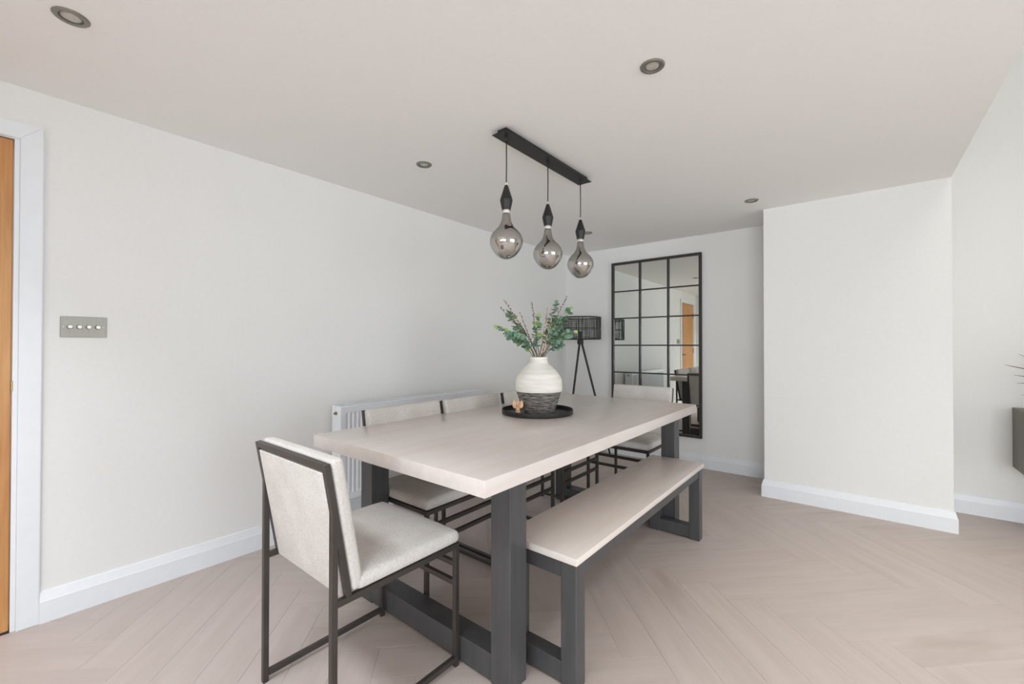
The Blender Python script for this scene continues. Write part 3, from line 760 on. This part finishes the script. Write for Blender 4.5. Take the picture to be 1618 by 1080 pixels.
def put_leaf(parent, origin, pos, out, size, mi_, up=Vector((0, 0, 1))):
    o = bpy.data.objects.new('leaf', LEAVES[mi_]); COL.objects.link(o); o.parent = parent
    x = out.normalized(); z = (up + Vector([random.uniform(-.8, .8) for _ in range(3)]) - Dh * .9)
    z = (z - x * z.dot(x)).normalized(); y = z.cross(x)
    Mx = Matrix((x, y, z)).transposed().to_4x4() @ Matrix.Scale(size, 4); Mx.translation = pos - origin
    o.matrix_local = Mx
def sprig(p_mouth, ctrl, tip, start, npairs, lime, label, size=.042):
    base = NECK + Vector((p_mouth[0], p_mouth[1], 0)); root_pt = Vector((vx - p_mouth[0] * .6, vy - p_mouth[1] * .6, VZ + .03))
    t = empty('eucalyptus_sprig', tuple(root_pt), 0, label, 'plant', 'eucalyptus sprigs in the vase')
    pts = [root_pt, root_pt.lerp(base, .55)] + bez(base, ctrl, tip, 9)
    rad = [.0022] * (len(pts) - 4) + [.0018, .0015, .0012, .0009]
    obj('stem', tube_bm([p - root_pt for p in pts], rad, 6), STEMM, t, smooth=True)
    path = bez(base, ctrl, tip, 40)
    for i in range(npairs):
        f = start + (1 - start) * i / max(npairs - 1, 1)
        k = min(int(f * 40), 39); p = path[k]; d = (path[k + 1] - path[k]).normalized()
        side = d.cross(Vector([random.uniform(-1, 1) for _ in range(3)])).normalized()
        for s in (-1, 1):
            lean = (side * s + d * .35).normalized()
            m_i = 3 if random.random() < lime else random.choice((0, 0, 1, 2))
            put_leaf(t, root_pt, p, lean, size * random.uniform(.72, 1.12) * (1 - .25 * f), m_i)
    put_leaf(t, root_pt, path[-1], (path[-1] - path[-3]), size * .6, 3 if lime > .1 else 0)
SPR = [((-.034, -.006), (828, 538, -.03), (786, 520, -.04), .30, 11, .22, 'eucalyptus sprig leaning furthest left, over the vase rim'),
       ((-.030, .010), (825, 530, .05), (805, 497, .06), .48, 8, .10, 'eucalyptus sprig rising to the upper left of the vase'),
       ((-.022, -.016), (838, 540, -.07), (803, 533, -.08), .45, 8, .05, 'low eucalyptus sprig drooping left in front of the others'),
       ((-.004, -.018), (846, 535, -.05), (850, 504, -.06), .35, 8, .40, 'short upright eucalyptus sprig with lime leaves at the centre of the vase'),
       ((.010, .020), (866, 535, .05), (880, 484, .07), .38, 11, .10, 'tallest eucalyptus sprig, rising right of centre'),
       ((.020, .004), (872, 540, .0), (901, 493, .01), .42, 11, .12, 'eucalyptus sprig reaching to the upper right in front of the lamp'),
       ((.022, -.010), (874, 530, -.05), (884, 508, -.06), .45, 9, .04, 'full grey-green eucalyptus sprig to the right of the willow stems'),
       ((.030, -.004), (872, 535, -.02), (906, 528, -.03), .50, 8, .15, 'eucalyptus sprig leaning furthest right, across the lamp shade'),
       ((.026, .014), (868, 552, .03), (888, 549, .04), .55, 4, .0, 'small low eucalyptus sprig just right of the vase mouth')]
for a, c, e, st, n_, lm, lb in SPR: sprig(a, pt(*c), pt(*e), st - .06, int(n_ * 1.5), lm, lb)
def budded(name, p_mouth, ctrl, tip, start, nb, bm_mat, bsize, label, grp, rad0=.0022):
    base = NECK + Vector((p_mouth[0], p_mouth[1], 0)); root_pt = Vector((vx - p_mouth[0] * .6, vy - p_mouth[1] * .6, VZ + .035))
    t = empty(name, tuple(root_pt), 0, label, 'twig', grp)
    pts = [root_pt, root_pt.lerp(base, .55)] + bez(base, ctrl, tip, 9)
    obj('stem', tube_bm([p - root_pt for p in pts], [rad0] * (len(pts) - 4) + [rad0 * .85, rad0 * .75, rad0 * .6, rad0 * .4], 6), TWIGM, t, smooth=True)
    path = bez(base, ctrl, tip, 60); b = bmesh.new()
    for i in range(nb):
        f = start + (1 - start) * i / (nb - 1); k = min(int(f * 60), 59); p = path[k]; d = (path[k + 1] - path[k]).normalized()
        side = d.cross(Vector([random.uniform(-1, 1) for _ in range(3)])).normalized()
        q = p + side * .003; e = q + (side * .45 + d).normalized() * bsize * random.uniform(.8, 1.2)
        tube_bm([q - root_pt, q.lerp(e, .35) - root_pt, q.lerp(e, .7) - root_pt, e - root_pt], [bsize * .16, bsize * .30, bsize * .24, bsize * .06], 6, b)
    tag(obj('buds', b, bm_mat, t, smooth=True), kind='stuff')
WG = 'budded twigs in the vase'
budded('willow_twig', (-.018, .012), pt(836, 530, .03), pt(797, 478, .04), .30, 16, BUDB, .011, 'bare brown twig reaching furthest to the upper left', WG)
budded('willow_twig', (-.024, .0), pt(830, 525, -.01), pt(791, 490, -.02), .35, 12, BUDB, .011, 'bare brown twig just below the highest left one', WG)
budded('willow_twig', (-.010, .014), pt(836, 535, .04), pt(823, 497, .05), .40, 7, BUDB, .009, 'thin short twig between the left leaves and the centre', WG)
budded('willow_twig', (.0, .010), pt(846, 530, .02), pt(842, 481, .02), .40, 14, BUDB, .010, 'straight pinkish twig standing upright left of centre', WG)
budded('willow_twig', (.012, -.014), pt(860, 535, -.03), pt(865, 488, -.04), .12, 34, BUDM, .011, 'upright willow stem thick with cream catkins at the centre', WG, .0028)
budded('willow_twig', (.018, -.010), pt(864, 545, -.04), pt(871, 505, -.05), .10, 26, BUDM, .011, 'shorter willow stem with cream catkins right of the tall one', WG, .0028)
budded('willow_twig', (.022, .0), pt(866, 530, -.02), pt(896, 471, -.01), .35, 18, BUDB, .011, 'bare brown twig reaching furthest to the upper right', WG)

# ---------------------------------------------------------------- wall-hung sideboard and its plant
sb = empty('sideboard', (4.227, YB, 0), 0, 'taupe grey wall-hung sideboard at the right edge', 'cabinet')
box('carcass', -0.80, 0.80, -0.400, -0.0005, 0.357, 0.746, DKGREY, sb, bev=.0015)
for i in range(3):
    x0 = -0.80 + 1.6 / 3 * i
    box('door', x0 + .002, x0 + 1.6 / 3 - .002, -0.418, -0.4005, 0.360, 0.743, DKGREY, sb, bev=.0015)
LEAFR = mat('burgundy_leaf', (104, 52, 58), 0.5); noise_mix(LEAFR, (84, 44, 50), (132, 74, 74), scale=(2, 20, 2), nscale=6, rnd=0.1)
LEAFG = mat('olive_leaf', (110, 118, 60), 0.5); noise_mix(LEAFG, (96, 104, 50), (128, 134, 74), nscale=12)
POT = mat('stone_grey_pot', (168, 162, 152), 0.8); noise_mix(POT, (158, 152, 142), (178, 172, 162), nscale=18, bump=.2)
px_, py_ = 3.72, 4.02
pp = empty('potted_plant', (px_, py_, 0.7462), 0, 'burgundy spiky-leaved houseplant reaching into view above the sideboard', 'plant')
obj('pot', lathe_bm([(0.065, 0), (0.07, 0.004), (0.088, 0.13), (0.090, 0.14), (0.083, 0.14), (0.078, 0.12), (0.001, 0.118)], 32), POT, pp, angle=.5)
obj('stem', tube_bm([(0, 0, 0.115), (0.002, 0, 0.15), (0, 0.002, 0.18)], .010, 8), TWIGM, pp, smooth=True)
def blade(parent, az, el, Ln, wd, m, z0, droop=.25):
    d = Vector((math.cos(az) * math.cos(el), math.sin(az) * math.cos(el), math.sin(el))); side = Vector((-math.sin(az), math.cos(az), 0))
    b = bmesh.new(); n = 8; rows = []
    for i in range(n + 1):
        f = i / n; c = Vector((0, 0, z0)) + d * (Ln * f) - Vector((0, 0, droop * Ln * f * f)); ww = wd * (math.sin(math.pi * min(1, f * .93 + .07)) ** .7) * (1 - .15 * f) + .0008
        up = side.cross(d)
        rows.append([b.verts.new(c - side * ww / 2 + up * ww * .18), b.verts.new(c), b.verts.new(c + side * ww / 2 + up * ww * .18)])
    for i in range(n):
        for j in range(2): b.faces.new((rows[i][j], rows[i][j + 1], rows[i + 1][j + 1], rows[i + 1][j]))
    r = bmesh.ops.extrude_face_region(b, geom=b.faces[:])
    for v in [g for g in r['geom'] if isinstance(g, bmesh.types.BMVert)]: v.co.z -= 0.0012
    obj('leaf', b, m, parent, smooth=True)
for az, el, Ln, w_, z0 in ((3.14, .40, .40, .040, .171), (3.06, .62, .375, .038, .173), (3.22, .30, .352, .038, .157), (3.16, .12, .324, .034, .169),
                           (2.6, .6, .24, .034, .17), (3.7, .5, .36, .034, .17), (4.3, .4, .38, .034, .16), (4.9, .6, .36, .034, .17), (5.5, .4, .38, .034, .165),
                           (6.1, .5, .38, .034, .165), (.5, .7, .28, .034, .17), (3.9, 1.0, .36, .034, .175), (5.1, 1.05, .34, .034, .175), (6.0, 1.1, .34, .034, .175), (3.5, 1.2, .34, .034, .175)):
    blade(pp, az, el, Ln, w_, LEAFR, z0, .1)
blade(pp, 3.18, -.10, .305, .03, LEAFG, .135, .0)
